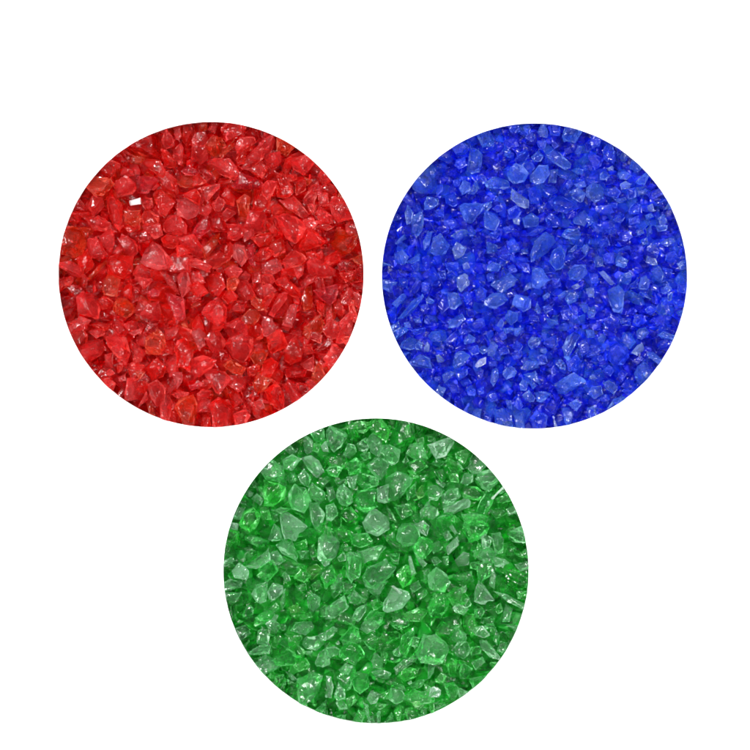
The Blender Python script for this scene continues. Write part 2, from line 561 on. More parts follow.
GREEN = '''
@224,419
p430,300 500,260 570,290 500,380 440,370
b570,285 640,270 700,310 740,400 680,430 620,370
p290,390 350,320 430,350 440,420 400,460 310,440
g290,450 400,480 450,510 440,580 360,640 300,640 330,580
p470,550 520,480 600,510 640,600 590,690 500,660 480,610
p620,620 690,620 740,700 710,830 680,830 640,740
p615,530 650,470 740,540 740,580 700,625 640,580
p540,420 590,370 640,440 610,510 560,460
n460,410 520,390 540,450 480,480
y530,190 600,130 620,150 580,200
p590,230 610,160 650,160 660,230 610,260
n650,150 680,100 750,90 740,150 680,170
b710,200 750,160 770,240 730,240
p450,240 490,200 530,240 490,270
g190,510 230,450 240,510 200,530
p150,570 180,530 215,545 190,580
p200,590 240,550 290,590 270,640
p70,740 110,665 160,660 120,740
g110,790 140,690 210,650 270,700 240,790 190,830
n340,670 420,650 500,660 420,700
n400,440 460,430 460,520 400,480
d100,640 150,600 180,640 130,660
n700,470 760,410 780,450 720,500
g250,500 280,500 310,590 270,560
d390,270 430,240 450,260 410,290
g270,680 330,670 350,740 280,740
g660,180 710,190 690,250 650,230
d350,690 400,690 400,750 360,750
@326,419
n460,170 540,50 620,40 650,140 560,250 500,210
p410,190 470,190 545,230 530,320 480,340 460,290 400,250
p300,340 370,285 475,300 440,390 400,460 340,400
p440,440 520,390 590,410 640,450 560,560 500,620 440,600
b380,510 460,480 450,620 380,610
n590,540 660,460 660,560 600,600
p75,560 90,500 130,480 190,540 195,610 140,650 100,620
n215,580 240,520 370,520 380,640 290,690 240,660
b270,760 330,670 400,660 460,720 460,810 380,860 300,830
p120,270 160,180 210,190 225,240 180,290
p210,190 290,140 330,190 290,250 240,230
p300,150 350,100 410,160 390,280 330,240
g290,60 370,20 470,80 440,170 390,130
n150,60 190,20 220,120 180,160
p20,100 100,80 160,110 110,200 60,240 10,200
n0,370 60,330 120,360 80,430 20,410
n150,330 220,280 270,330 250,400 170,410
p150,430 230,410 210,520 170,500
d60,450 150,440 150,490 90,500
n320,440 380,420 390,490 330,490
d610,320 700,290 750,350 700,380 640,400
g600,380 640,370 680,430 640,440
y660,540 710,480 720,570 680,590
p690,680 760,590 770,690 700,740
n500,650 600,620 650,690 560,740
d630,70 700,40 740,90 680,130
d660,150 720,130 720,190 670,190
n560,310 590,270 610,310 570,340
p0,640 60,620 90,700 40,750 0,740
d90,690 180,640 240,720 160,770
n690,420 740,410 730,460 690,460
d440,640 490,690 520,760 460,740
p0,500 50,500 70,580 20,610
n250,260 320,240 330,290 280,310
@428,419
b0,190 40,180 150,180 175,200 130,270 60,290
p275,370 300,290 340,260 420,350 370,400 300,400
p355,440 370,400 450,400 500,460 450,530 400,510
p240,470 270,400 330,410 330,460 270,500
p100,570 150,520 220,510 240,570 160,650 110,650
b110,660 280,580 315,590 300,650 150,710 120,700
p0,620 70,670 80,700 40,735 0,740
p0,500 60,490 120,530 70,600 0,590
g120,320 150,280 240,340 250,390 170,390
n20,330 70,290 120,320 90,360
d40,380 110,370 140,430 100,470
g200,250 290,260 260,340 210,290
d250,500 360,500 430,560 370,600 260,580
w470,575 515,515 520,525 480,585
b435,605 452,600 452,635 438,640
n250,700 340,690 440,720 420,780 270,790
d500,580 560,560 590,620 520,630
d450,670 560,650 590,700 500,730
p580,660 630,640 640,700 590,710
g140,400 220,400 230,470 170,460
p210,310 230,320 265,370 250,370
d0,120 50,140 60,170 0,170
n500,490 540,480 560,540 520,560
p60,440 130,480 110,510 60,470
d20,80 80,100 120,140 50,140
@224,521
b430,90 410,-30 430,-60 470,-60 560,0 610,40 520,145 450,140
p320,130 370,20 410,60 430,140 350,150
p385,180 440,140 500,150 540,250 550,300 470,260 430,240
g520,170 610,130 610,190 560,215
p690,270 695,130 740,85 845,130 850,160 820,260 740,330
b60,370 110,305 185,370 170,430 80,420
p150,340 270,280 330,210 340,290 240,350
p335,230 390,220 450,290 390,330 340,310
p20,470 60,420 130,440 120,490 40,515
p15,520 130,525 80,600 20,590
p200,540 240,470 320,450 310,590 250,615
b320,520 360,460 430,480 430,530 350,600 330,580
p410,600 450,500 450,620 430,660
p610,570 640,530 705,560 700,630 650,670 620,640
n130,690 170,620 220,640 210,710 140,720
n230,710 330,650 380,610 400,650 320,740 250,750
g510,420 560,350 640,400 600,460
y600,350 680,320 730,360 640,440
n130,130 200,100 330,150 300,190 240,190
d100,200 180,190 240,230 200,250
n140,270 170,230 220,260 170,290
p10,330 60,260 80,310 30,350
g240,400 270,370 305,385 260,420
n530,480 600,460 610,510 540,520
p430,390 460,360 490,440 450,450
d640,470 700,430 720,490 670,520
y470,640 540,610 560,670 500,680
d620,200 660,170 690,260 640,270
n540,220 620,220 620,280 560,280
p340,740 380,680 400,700 370,760
g550,690 640,670 650,710 560,730
b50,60 70,20 110,20 90,70
n700,650 750,620 770,690 720,710
@326,521
p150,240 200,220 265,280 250,400 200,465 150,400
p230,230 300,210 430,170 440,200 370,290 280,310
p270,400 310,340 440,290 510,340 470,410 360,500 290,480
p290,490 400,440 450,440 380,570 330,530
g510,380 590,320 660,380 620,460 560,490
b600,265 625,260 660,380 630,400
b430,590 490,490 600,520 620,560 560,640 450,670 420,650
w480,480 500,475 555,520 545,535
b500,620 550,595 560,610 520,635
p155,560 210,510 280,580 220,630 180,610
p35,480 110,390 120,520 60,570 40,550
n120,430 220,470 200,530 130,540
p0,640 130,550 165,640 60,710 0,720
p180,740 220,650 300,600 290,670 240,740
d40,70 120,40 180,80 180,150 100,150
p510,150 530,20 640,20 680,60 700,160 580,190
b640,20 720,0 760,40 740,110 700,90
n190,100 300,90 350,160 250,200 190,170
n430,120 510,60 500,140
d420,110 580,190 610,230 500,220
p720,370 760,340 760,430 720,440
n660,530 730,490 750,540 680,590
g560,690 680,640 750,660 700,740 580,740
n280,730 330,660 430,680 400,760 300,760
d330,600 390,560 420,620 350,660
p0,240 40,250 30,320 0,330
p80,270 140,220 150,290 100,300
p610,480 680,440 700,490 640,530
p650,230 740,310 720,350 680,300
d250,500 310,490 310,560 270,560
n460,240 540,240 530,320 490,310
n100,180 190,190 190,220 110,220
@428,521
n260,30 300,-30 400,-10 450,40 420,110 310,160
p470,100 530,85 560,140 550,230 500,250 480,170
b135,190 215,110 225,180 150,250
b200,290 260,230 310,240 300,320 220,340
p390,120 430,90 470,130 450,200 400,220
g330,260 370,150 390,180 370,270
b365,440 400,460 485,580 410,620 340,590 345,520
p470,260 560,280 600,310 520,340 490,330
b530,330 560,280 580,290 550,345
d550,440 580,370 650,340 720,400 690,490 600,500
p490,520 580,540 690,620 690,660 580,590
p560,690 570,600 620,650 600,740 550,740
g490,640 540,600 550,670 510,690
p0,400 60,340 130,390 170,440 120,520 50,520 10,480
n0,640 50,530 160,540 150,630 90,740 20,740
p180,640 220,600 300,650 260,690 200,670
n260,580 300,560 320,620 280,640
p220,500 290,470 280,520 230,540
n180,400 320,370 330,440 220,450
d310,310 390,290 360,360 310,350
p450,470 470,340 500,400 490,500
p580,90 660,40 710,90 700,170 650,160
g640,250 690,200 720,230 700,290
p640,320 700,290 720,340 680,370
p100,90 150,70 180,120 140,150
b150,40 180,30 220,90 200,100
n20,170 80,150 110,200 40,240
p20,280 60,260 100,300 50,330
n340,650 440,640 390,720 340,710
d590,190 650,190 640,250 580,260
n390,720 490,700 480,760 410,760
d650,520 710,500 710,580 660,570
n110,260 150,260 150,330 110,320
@224,623
p490,60 520,0 640,-10 660,40 600,90
p570,150 600,110 690,100 740,150 680,205 600,190
p690,90 760,60 750,130 710,130
p530,420 640,370 720,390 690,500 640,565 590,560 540,500
p665,310 700,220 760,180 780,300 720,330
p240,150 250,60 300,30 340,80 320,170
p200,200 260,170 340,170 330,230
g330,170 400,90 430,110 380,190
n360,260 470,190 560,260 500,310 390,320
p240,290 300,240 420,290 400,330 290,360
p300,10 360,-30 420,20 380,80
p100,30 160,20 190,80 150,120
g150,160 190,130 190,200
d230,240 300,240 250,280
d380,380 440,380 460,430 400,450
p440,350 500,380 540,420 500,430
g470,420 530,450 530,470 470,450
g510,310 600,260 640,330 550,360
d450,80 570,90 570,130 480,140
g540,160 600,210 580,250 540,220
d430,440 460,440 460,490 430,480
d500,500 570,560 650,600 560,590
n680,600 750,570 760,650 690,640
p590,210 650,210 640,240 600,240
n400,20 450,10 460,60 420,60
@326,623
p0,270 0,190 60,170 120,210 80,240
n110,190 180,130 250,170 290,240 210,310 100,250
n270,130 340,60 380,110 360,200 320,190
p250,40 280,-10 360,-20 400,30 300,80
d395,110 430,60 560,70 550,110 440,160
n560,100 640,40 650,120 590,250 550,250 540,190
p490,210 540,170 550,250 500,240
p500,330 570,270 640,240 690,260 600,310 520,380
g530,390 580,330 680,330 670,400 580,430
p665,230 720,90 770,60 880,150 900,200 850,290 790,300 700,280
p335,280 360,220 420,270 410,330 350,330
n190,430 230,360 310,380 320,470 250,520 210,490
p330,360 400,340 480,370 460,420 370,400
b0,470 0,390 40,400 55,470 40,550 0,540
p60,540 90,440 140,490 140,560 80,570
p90,350 140,300 200,320 160,380
b160,325 190,310 200,330
b300,560 330,500 400,520 370,590 330,600
g150,560 210,530 220,580 160,640
p70,590 110,560 170,630 100,640
n190,690 240,640 290,670 250,730
p270,590 310,610 330,690 290,670
p460,560 480,480 560,500 590,560 520,600
b600,440 625,420 635,445 610,455
n610,450 740,400 700,470 640,490
g500,650 540,610 570,620 530,690
d580,640 660,600 680,650 600,700
p270,710 340,680 370,720 300,730
g410,520 470,490 460,560 420,560
y630,580 690,570 690,610 650,620
p370,660 400,650 400,690 380,690
g720,440 770,470 770,530 730,520
d380,590 460,600 400,640 340,620
n410,690 490,650 490,710 430,725
d0,600 40,650 0,680
n60,650 150,660 140,710 70,700
p0,60 60,20 85,50 40,110 0,130
b70,150 90,135 105,155 85,165
d400,210 460,220 440,300 410,290
n690,620 740,620 720,670 680,670
n490,430 570,460 590,500 500,470
n640,100 690,110 670,180 630,170
@428,623
p160,60 230,50 290,90 280,130 230,150 180,130
p180,200 230,130 290,140 315,210 280,270 220,250
d130,310 170,260 230,280 220,390 160,400
n230,360 250,290 330,340 280,410 240,410
p320,290 400,250 420,290 350,350
p380,130 430,130 500,240 450,250 390,180
n510,200 540,140 590,130 580,190 530,250
n480,130 500,50 530,90 510,170
p310,40 400,20 460,90 410,110 350,90
g50,430 100,360 140,390 110,450
b10,480 50,460 100,490 80,540 10,540
n110,450 190,440 230,490 150,550
p220,480 290,470 260,530 200,530
d310,180 390,170 390,230 320,240
g450,290 500,260 510,280 460,345
p0,310 50,320 40,370 10,410 0,400
n300,410 430,340 390,390 300,460
d560,60 620,50 610,120 570,120
n40,600 110,560 130,600 60,640
n150,560 210,540 180,600
p580,20 640,0 640,50 600,50
b20,480 50,470 55,495 30,500
n170,40 200,10 240,20 220,50
g0,560 40,570 30,620 0,630
n400,20 480,0 500,40 430,50
'''
import bpy, bmesh, math, random
import numpy as np
from mathutils import Vector, Matrix, noise

S = 0.0004                       # metres for one unit of the outline tables
CX = CY = 375.0
R = 152.7
DISCS = {                        # centre of each round well in table units
    'red':   (211.0, 274.5, RED),
    'blue':  (534.5, 276.0, BLUE),
    'green': (376.0, 571.0, GREEN),
}
scene = bpy.context.scene
col = scene.collection

# ------------------------------------------------------------------ materials
def new_mat(name):
    m = bpy.data.materials.new(name)
    m.use_nodes = True
    nt = m.node_tree
    nt.nodes.clear()
    return m, nt

def glass(name, base, cloud, haze, rough, absorb, dens, spec=0.5, edge=.65, ior=1.31):
    """base: interface tint, haze: share of milky scattering surface, absorb/dens: depth colour"""
    m, nt = new_mat(name)
    N, L = nt.nodes.new, nt.links.new
    out = N('ShaderNodeOutputMaterial')
    pr = N('ShaderNodeBsdfPrincipled')
    geo = N('ShaderNodeNewGeometry')
    info = N('ShaderNodeObjectInfo')
    # per chip shift so that no two chips carry the same marks
    off = N('ShaderNodeVectorMath'); off.operation = 'SCALE'
    comb = N('ShaderNodeCombineXYZ')
    L(info.outputs['Random'], comb.inputs[0]); L(info.outputs['Random'], comb.inputs[1])
    comb.inputs[2].default_value = 0.3
    L(comb.outputs[0], off.inputs[0]); off.inputs['Scale'].default_value = 3.0
    add = N('ShaderNodeVectorMath'); add.operation = 'ADD'
    L(geo.outputs['Position'], add.inputs[0]); L(off.outputs[0], add.inputs[1])
    # cloudy patches of frosting
    n1 = N('ShaderNodeTexNoise'); n1.inputs['Scale'].default_value = 260; n1.inputs['Detail'].default_value = 4
    n1.inputs['Roughness'].default_value = 0.65
    L(add.outputs[0], n1.inputs['Vector'])
    mr = N('ShaderNodeMapRange'); mr.inputs[1].default_value = 0.38; mr.inputs[2].default_value = 0.68
    mr.inputs[3].default_value = rough * 0.35; mr.inputs[4].default_value = min(0.9, rough * 1.9)
    L(n1.outputs['Fac'], mr.inputs[0]); L(mr.outputs[0], pr.inputs['Roughness'])
    # fine grit and chatter marks
    n2 = N('ShaderNodeTexNoise'); n2.inputs['Scale'].default_value = 900; n2.inputs['Detail'].default_value = 5
    L(add.outputs[0], n2.inputs['Vector'])
    n3 = N('ShaderNodeTexNoise'); n3.inputs['Scale'].default_value = 330; n3.inputs['Detail'].default_value = 2
    n3.inputs['Distortion'].default_value = 1.2
    L(add.outputs[0], n3.inputs['Vector'])
    b1 = N('ShaderNodeBump'); b1.inputs['Strength'].default_value = 0.45; b1.inputs['Distance'].default_value = 0.0006
    vo = N('ShaderNodeTexVoronoi'); vo.inputs['Scale'].default_value = 420
    L(add.outputs[0], vo.inputs['Vector'])
    vs = N('ShaderNodeMath'); vs.operation = 'MULTIPLY_ADD'; vs.inputs[1].default_value = .55
    L(vo.outputs['Distance'], vs.inputs[0]); L(n3.outputs['Fac'], vs.inputs[2])
    L(vs.outputs[0], b1.inputs['Height'])
    b2 = N('ShaderNodeBump'); b2.inputs['Strength'].default_value = 0.16; b2.inputs['Distance'].default_value = 0.00025
    L(n2.outputs['Fac'], b2.inputs['Height']); L(b1.outputs[0], b2.inputs['Normal'])
    L(b2.outputs[0], pr.inputs['Normal'])
    # surface seen through: clear tinted glass
    pr.inputs['Base Color'].default_value = (*base, 1)
    pr.inputs['Transmission Weight'].default_value = 1.0
    pr.inputs['IOR'].default_value = ior
    pr.inputs['Specular IOR Level'].default_value = spec
    # cloudy share: light scattered inside the chip and on its ground faces
    hsv = N('ShaderNodeHueSaturation'); hsv.inputs['Color'].default_value = (*cloud, 1)
    vr = N('ShaderNodeMapRange'); vr.inputs[3].default_value = 0.80; vr.inputs[4].default_value = 1.12
    L(info.outputs['Random'], vr.inputs[0]); L(vr.outputs[0], hsv.inputs['Value'])
    df = N('ShaderNodeBsdfDiffuse'); tl = N('ShaderNodeBsdfTranslucent'); mx = N('ShaderNodeMixShader'); mx.inputs[0].default_value = .5
    L(hsv.outputs[0], tl.inputs['Color']); L(b2.outputs[0], df.inputs['Normal'])
    L(df.outputs[0], mx.inputs[1]); L(tl.outputs[0], mx.inputs[2])
    n4 = N('ShaderNodeTexNoise'); n4.inputs['Scale'].default_value = 150; n4.inputs['Detail'].default_value = 5
    n4.inputs['Roughness'].default_value = .6; n4.inputs['Distortion'].default_value = .6
    L(add.outputs[0], n4.inputs['Vector'])
    tr = N('ShaderNodeMapRange'); tr.inputs[1].default_value = 0.36; tr.inputs[2].default_value = 0.64
    tr.inputs[3].default_value = haze * 0.35; tr.inputs[4].default_value = min(1, haze * 1.25)
    L(n4.outputs['Fac'], tr.inputs[0])
    pe = N('ShaderNodeMapRange'); pe.inputs[1].default_value = .525; pe.inputs[2].default_value = .62
    pe.inputs[3].default_value = 0; pe.inputs[4].default_value = edge
    L(geo.outputs['Pointiness'], pe.inputs[0])
    ew = N('ShaderNodeMix'); ew.data_type = 'RGBA'; L(pe.outputs[0], ew.inputs[0]); L(hsv.outputs[0], ew.inputs[6])
    ew.inputs[7].default_value = (*EDGE[name.split('_')[0]], 1)
    L(ew.outputs[2], df.inputs['Color'])
    mxm = N('ShaderNodeMath'); mxm.operation = 'MAXIMUM'; L(tr.outputs[0], mxm.inputs[0]); L(pe.outputs[0], mxm.inputs[1])
    mix = N('ShaderNodeMixShader')
    L(mxm.outputs[0], mix.inputs[0]); L(pr.outputs[0], mix.inputs[1]); L(mx.outputs[0], mix.inputs[2])
    L(mix.outputs[0], out.inputs['Surface'])
    if dens > 0:
        va = N('ShaderNodeVolumeAbsorption')
        va.inputs['Color'].default_value = (*absorb, 1)
        va.inputs['Density'].default_value = dens
        L(va.outputs[0], out.inputs['Volume'])
    return m

EDGE = {'red': (1, .20, .22), 'blue': (.24, .46, 1), 'green': (.42, .86, .54)}
MATS = {}
# colour, tone: base, haze, roughness, absorption colour, density
SPEC = {
 'red': {
  'n': ((1.0,.78,.68), (1.0,.013,.010), .23, .11, (1.0,.11,.03), 205),
  'p': ((1.0,.83,.78), (1.0,.052,.056), .24, .14, (1.0,.125,.06), 170),
  'b': ((1.0,.88,.87), (.98,.15,.16), .22, .12, (1.0,.18,.13), 135),  # pale glass; on some small chips the pallor is a painted glint
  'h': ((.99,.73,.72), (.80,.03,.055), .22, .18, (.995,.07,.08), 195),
  'o': ((1.0,.87,.70), (1.0,.055,.006), .15, .08, (1.0,.19,.015), 115),  # orange of light shining through, put into tint and cloud colour
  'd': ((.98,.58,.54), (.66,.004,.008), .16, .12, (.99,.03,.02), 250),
  'w': ((.99,.98,.98), (.98,.96,.96), .90, .10, (1,.9,.9), 0),  # lamp glint on a facet, painted as white haze
 },
 'blue': {
  'n': ((.76,.86,1.0), (.010,.075,1.0), .23, .09, (.04,.23,1.0), 150),
  'p': ((.87,.93,1.0), (.085,.25,1.0), .21, .10, (.15,.36,1.0), 100),
  'b': ((.93,.96,1.0), (.34,.50,1.0), .22, .07, (.34,.52,1.0), 75),  # whitish glass; some small chips of it are glints put into colour
  's': ((.82,.92,1.0), (.04,.21,1.0), .17, .08, (.07,.36,1.0), 105),
  'v': ((.76,.81,1.0), (.022,.060,1.0), .21, .10, (.06,.17,1.0), 150),
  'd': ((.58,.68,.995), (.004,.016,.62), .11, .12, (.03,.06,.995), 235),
  'w': ((.98,.98,.99), (.72,.80,.98), .45, .08, (.7,.8,1), 40),  # glint painted in through a whitish cloud colour
 },
 'green': {
  'n': ((.86,1.0,.88), (.05,.54,.12), .10, .10, (.16,.995,.30), 150),
  'p': ((.93,.995,.94), (.23,.68,.32), .13, .12, (.36,.99,.48), 100),
  'b': ((.95,.995,.96), (.48,.80,.57), .16, .07, (.50,.99,.62), 75),  # pale glass, also the painted colour of some small highlights
  'g': ((.82,1.0,.84), (.04,.72,.08), .10, .08, (.10,1.0,.18), 130),
  'y': ((.87,1.0,.76), (.12,.64,.06), .10, .09, (.24,1.0,.17), 120),
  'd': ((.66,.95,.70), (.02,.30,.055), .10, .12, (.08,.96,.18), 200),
  'w': ((.98,.99,.98), (.74,.88,.78), .45, .08, (.8,1,.86), 25),  # specular streaks, painted as pale cloud colour
 },
}
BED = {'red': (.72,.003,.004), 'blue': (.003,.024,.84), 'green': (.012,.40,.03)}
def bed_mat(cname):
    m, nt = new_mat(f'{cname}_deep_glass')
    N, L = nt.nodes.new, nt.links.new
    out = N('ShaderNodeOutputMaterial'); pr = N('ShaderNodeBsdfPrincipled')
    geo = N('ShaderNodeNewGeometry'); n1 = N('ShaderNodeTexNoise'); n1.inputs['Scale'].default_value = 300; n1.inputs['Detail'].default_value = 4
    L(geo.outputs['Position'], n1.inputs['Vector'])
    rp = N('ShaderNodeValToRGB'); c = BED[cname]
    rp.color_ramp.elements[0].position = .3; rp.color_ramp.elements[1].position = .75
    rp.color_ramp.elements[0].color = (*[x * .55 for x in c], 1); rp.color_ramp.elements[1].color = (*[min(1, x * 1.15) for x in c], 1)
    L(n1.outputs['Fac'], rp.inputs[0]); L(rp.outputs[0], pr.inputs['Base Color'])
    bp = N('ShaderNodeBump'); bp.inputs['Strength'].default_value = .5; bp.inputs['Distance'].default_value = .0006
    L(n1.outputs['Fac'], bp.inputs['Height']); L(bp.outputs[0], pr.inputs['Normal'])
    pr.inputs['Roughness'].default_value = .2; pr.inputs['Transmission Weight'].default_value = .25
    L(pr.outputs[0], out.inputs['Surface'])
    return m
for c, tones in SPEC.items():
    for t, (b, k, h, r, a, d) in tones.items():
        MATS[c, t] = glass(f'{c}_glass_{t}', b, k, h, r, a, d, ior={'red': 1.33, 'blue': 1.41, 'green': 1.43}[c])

m, nt = new_mat('white_board')
out = nt.nodes.new('ShaderNodeOutputMaterial'); pr = nt.nodes.new('ShaderNodeBsdfPrincipled')
tn = nt.nodes.new('ShaderNodeTexNoise'); tn.inputs['Scale'].default_value = 40
mr = nt.nodes.new('ShaderNodeMapRange'); mr.inputs[3].default_value = .86; mr.inputs[4].default_value = .88
nt.links.new(tn.outputs['Fac'], mr.inputs[0])
cc = nt.nodes.new('ShaderNodeCombineColor')
for k in range(3): nt.links.new(mr.outputs[0], cc.inputs[k])
nt.links.new(cc.outputs[0], pr.inputs['Base Color'])
pr.inputs['Roughness'].default_value = .7
nt.links.new(pr.outputs[0], out.inputs['Surface'])
BOARD = m

# ------------------------------------------------------------------ chip shapes
def parse(text):
    chips, ox, oy = [], 0, 0
    for line in text.strip().splitlines():
        if line[0] == '@':
            ox, oy = map(float, line[1:].split(',')); continue
        pts = [tuple(map(float, p.split(','))) for p in line[1:].split()]
        chips.append((line[0], [(ox + x * .136, oy + y * .136) for x, y in pts]))
    return chips

def area(P):
    return abs(sum(P[i-1][0]*P[i][1] - P[i][0]*P[i-1][1] for i in range(len(P)))) / 2

def centroid(P):
    return sum(p[0] for p in P)/len(P), sum(p[1] for p in P)/len(P)

def hull_mesh(P, rnd, thick):
    """3D points of a fractured chip whose outline from above is P (local, table units, y up)"""
    s = math.sqrt(area(P)); t = s * thick
    pts = []
    tilt = (rnd.uniform(-.42, .42), rnd.uniform(-.42, .42))
    for x, y in P:
        z = rnd.uniform(-.30, .30) * t
        pts.append((x, y, z))
    for sign in (1, -1):
        k = rnd.choice((2, 3, 3, 4))
        cx, cy = rnd.uniform(-.16, .16) * s, rnd.uniform(-.16, .16) * s
        idx = rnd.sample(range(len(P)), min(k, len(P)))
        f = rnd.uniform(.35, .78)
        for i in idx:
            pts.append((P[i][0]*f + cx*(1-f), P[i][1]*f + cy*(1-f), sign * t * rnd.uniform(.3, .52)))
        if rnd.random() < .4:
            pts.append((cx, cy, sign * t * rnd.uniform(.45, .6)))
    return [Vector((x, y, z + tilt[0]*x + tilt[1]*y)) for x, y, z in pts], s

def outward(bm):
    bmesh.ops.recalc_face_normals(bm, faces=bm.faces[:])
    if bm.calc_volume(signed=True) < 0: bmesh.ops.reverse_faces(bm, faces=bm.faces[:])
    bm.normal_update()

def hull_bm(pts):
    bm = bmesh.new()
    for p in pts: bm.verts.new(p)
    r = bmesh.ops.convex_hull(bm, input=bm.verts[:])
    junk = [g for g in r['geom_interior'] + r['geom_unused'] if isinstance(g, bmesh.types.BMVert)]
    if junk: bmesh.ops.delete(bm, geom=list(set(junk)), context='VERTS')
    loose = [v for v in bm.verts if not v.link_faces]
    if loose: bmesh.ops.delete(bm, geom=loose, context='VERTS')
    bmesh.ops.dissolve_limit(bm, angle_limit=math.radians(7), verts=bm.verts[:], edges=bm.edges[:])
    outward(bm)
    return bm

def bottoms_tops(bm, gx, gy):
    """lower and upper height of a convex chip over grid points"""
    lo = np.full(gx.shape, -1e9); hi = np.full(gx.shape, 1e9); ok = np.ones(gx.shape, bool)
    for f in bm.faces:
        n, p = f.normal, f.verts[0].co
        d = n.dot(p)
        if abs(n.z) < 1e-4:
            ok &= (n.x*gx + n.y*gy) <= d; continue
        z = (d - n.x*gx - n.y*gy) / n.z
        if n.z < 0: lo = np.maximum(lo, z)
        else: hi = np.minimum(hi, z)
    return lo, hi, ok & (lo < hi)

def clip_round(bm, cx, cy, r):
    """cut off what would reach through the wall of the round well (centre given in local units)"""
    far = [v for v in bm.verts if (v.co.x-cx)**2 + (v.co.y-cy)**2 > r*r]
    if not far: return True
    angs = [math.atan2(v.co.y-cy, v.co.x-cx) for v in bm.verts]
    mid = math.atan2(-cy, -cx) if cx or cy else 0
    rel = [((a - mid + math.pi) % (2*math.pi)) - math.pi for a in angs]
    a0, a1 = min(rel), max(rel)
    k = max(2, int((a1 - a0) / math.radians(1.6)) + 1)
    for i in range(k + 1):
        a = mid + a0 + (a1 - a0) * i / k
        n = Vector((math.cos(a), math.sin(a), 0))
        co = Vector((cx, cy, 0)) + n * r
        if max((v.co - co).dot(n) for v in bm.verts) < 1e-4: continue
        bmesh.ops.bisect_plane(bm, geom=bm.verts[:] + bm.edges[:] + bm.faces[:], dist=1e-5,
                               plane_co=co, plane_no=n, clear_outer=True)
        if len(bm.verts) < 4: return False
        open_e = [e for e in bm.edges if e.is_boundary]
        if open_e: bmesh.ops.holes_fill(bm, edges=open_e, sides=0)
    return len(bm.faces) > 3

def weather(bm, s, rnd, fine):
    """chipped edges, dished conchoidal facets and ripples"""
    try:
        bmesh.ops.bevel(bm, geom=bm.edges[:], offset=s*rnd.uniform(.006, .026), offset_type='OFFSET', segments=1,
                        profile=.5, affect='EDGES', clamp_overlap=True)
    except Exception: pass
    bmesh.ops.remove_doubles(bm, verts=bm.verts[:], dist=s*.004)
    bmesh.ops.triangulate(bm, faces=bm.faces[:])
    lim = max(s / fine, .55)
    for _ in range(4):
        long_e = [e for e in bm.edges if e.calc_length() > lim*1.5]
        if not long_e: break
        bmesh.ops.subdivide_edges(bm, edges=long_e, cuts=1)
        bmesh.ops.triangulate(bm, faces=[f for f in bm.faces if len(f.verts) > 3])
    bm.normal_update()
    ups = [f for f in bm.faces if f.normal.z > .3]
    for _ in range(rnd.choice((2, 2, 3, 4))):
        if not ups: break
        f = rnd.choice(ups); n = f.normal.copy(); p = f.calc_center_median()
        r = s * rnd.uniform(.45, 1.3); dep = s * rnd.uniform(.035, .10)
        c = p + n * (r - dep)
        ph, wl, am = rnd.uniform(0, 6), s * rnd.uniform(.09, .2), s * rnd.choice((0, .005, .010, .016))
        hit = c + Vector((rnd.uniform(-1, 1), rnd.uniform(-1, 1), 0)) * s * .6
        for v in bm.verts:
            d = v.co - c; l = d.length
            if l < r and l > 1e-6:
                v.co = c + d * (r / l) - n * am * math.sin((v.co - hit).length / wl * 6.28 + ph)
    corners = sorted(bm.verts, key=lambda v: -v.co.length)[:max(4, len(bm.verts)//5)]
    for _ in range(rnd.choice((2, 3, 3, 4))):              # nicks knocked out of the edges
        p = rnd.choice(corners).co.copy(); r = s * rnd.uniform(.14, .34)
        c = p + p.normalized() * (r - s * rnd.uniform(.04, .10)) + Vector((0, 0, r * rnd.uniform(0, .5)))
        for v in bm.verts:
            d = v.co - c; l = d.length
            if 1e-6 < l < r: v.co = c + d * (r / l)
    sd = Vector((rnd.uniform(0, 99), rnd.uniform(0, 99), rnd.uniform(0, 99)))
    for v in bm.verts:
        q = v.co / s
        v.co += noise.noise_vector(q * 2.2 + sd) * s * .014 + noise.noise_vector(q * 6 + sd) * s * .014

def finish(bm, name, mat, loc, turn=True):
    if turn: outward(bm)
    for f in bm.faces: f.smooth = True
    for e in bm.edges:
        if len(e.link_faces) == 2 and e.calc_face_angle(0) > math.radians(15): e.smooth = False
    me = bpy.data.meshes.new(name)
    bmesh.ops.scale(bm, vec=(S, S, S), verts=bm.verts[:])
    bm.to_mesh(me); bm.free()
    me.materials.append(mat)
    o = bpy.data.objects.new(name, me); col.objects.link(o)
    o.location = loc
    return o

def world(x, y): return (x - CX) * S, (CY - y) * S

def random_outline(rnd, s):
    k = rnd.choice((4, 5, 5, 6)); el = rnd.uniform(.65, 1.0); rot = rnd.uniform(0, 6.28)
    a = sorted(rnd.uniform(0, 6.28) for _ in range(k))
    a = [2*math.pi*i/k + rnd.uniform(-.4, .4) for i in range(k)]
    P = []
    for t in a:
        x, y = math.cos(t) * s * .62 / el * rnd.uniform(.8, 1.1), math.sin(t) * s * .62 * el * rnd.uniform(.8, 1.1)
        P.append((x*math.cos(rot) - y*math.sin(rot), x*math.sin(rot) + y*math.cos(rot)))
    return P

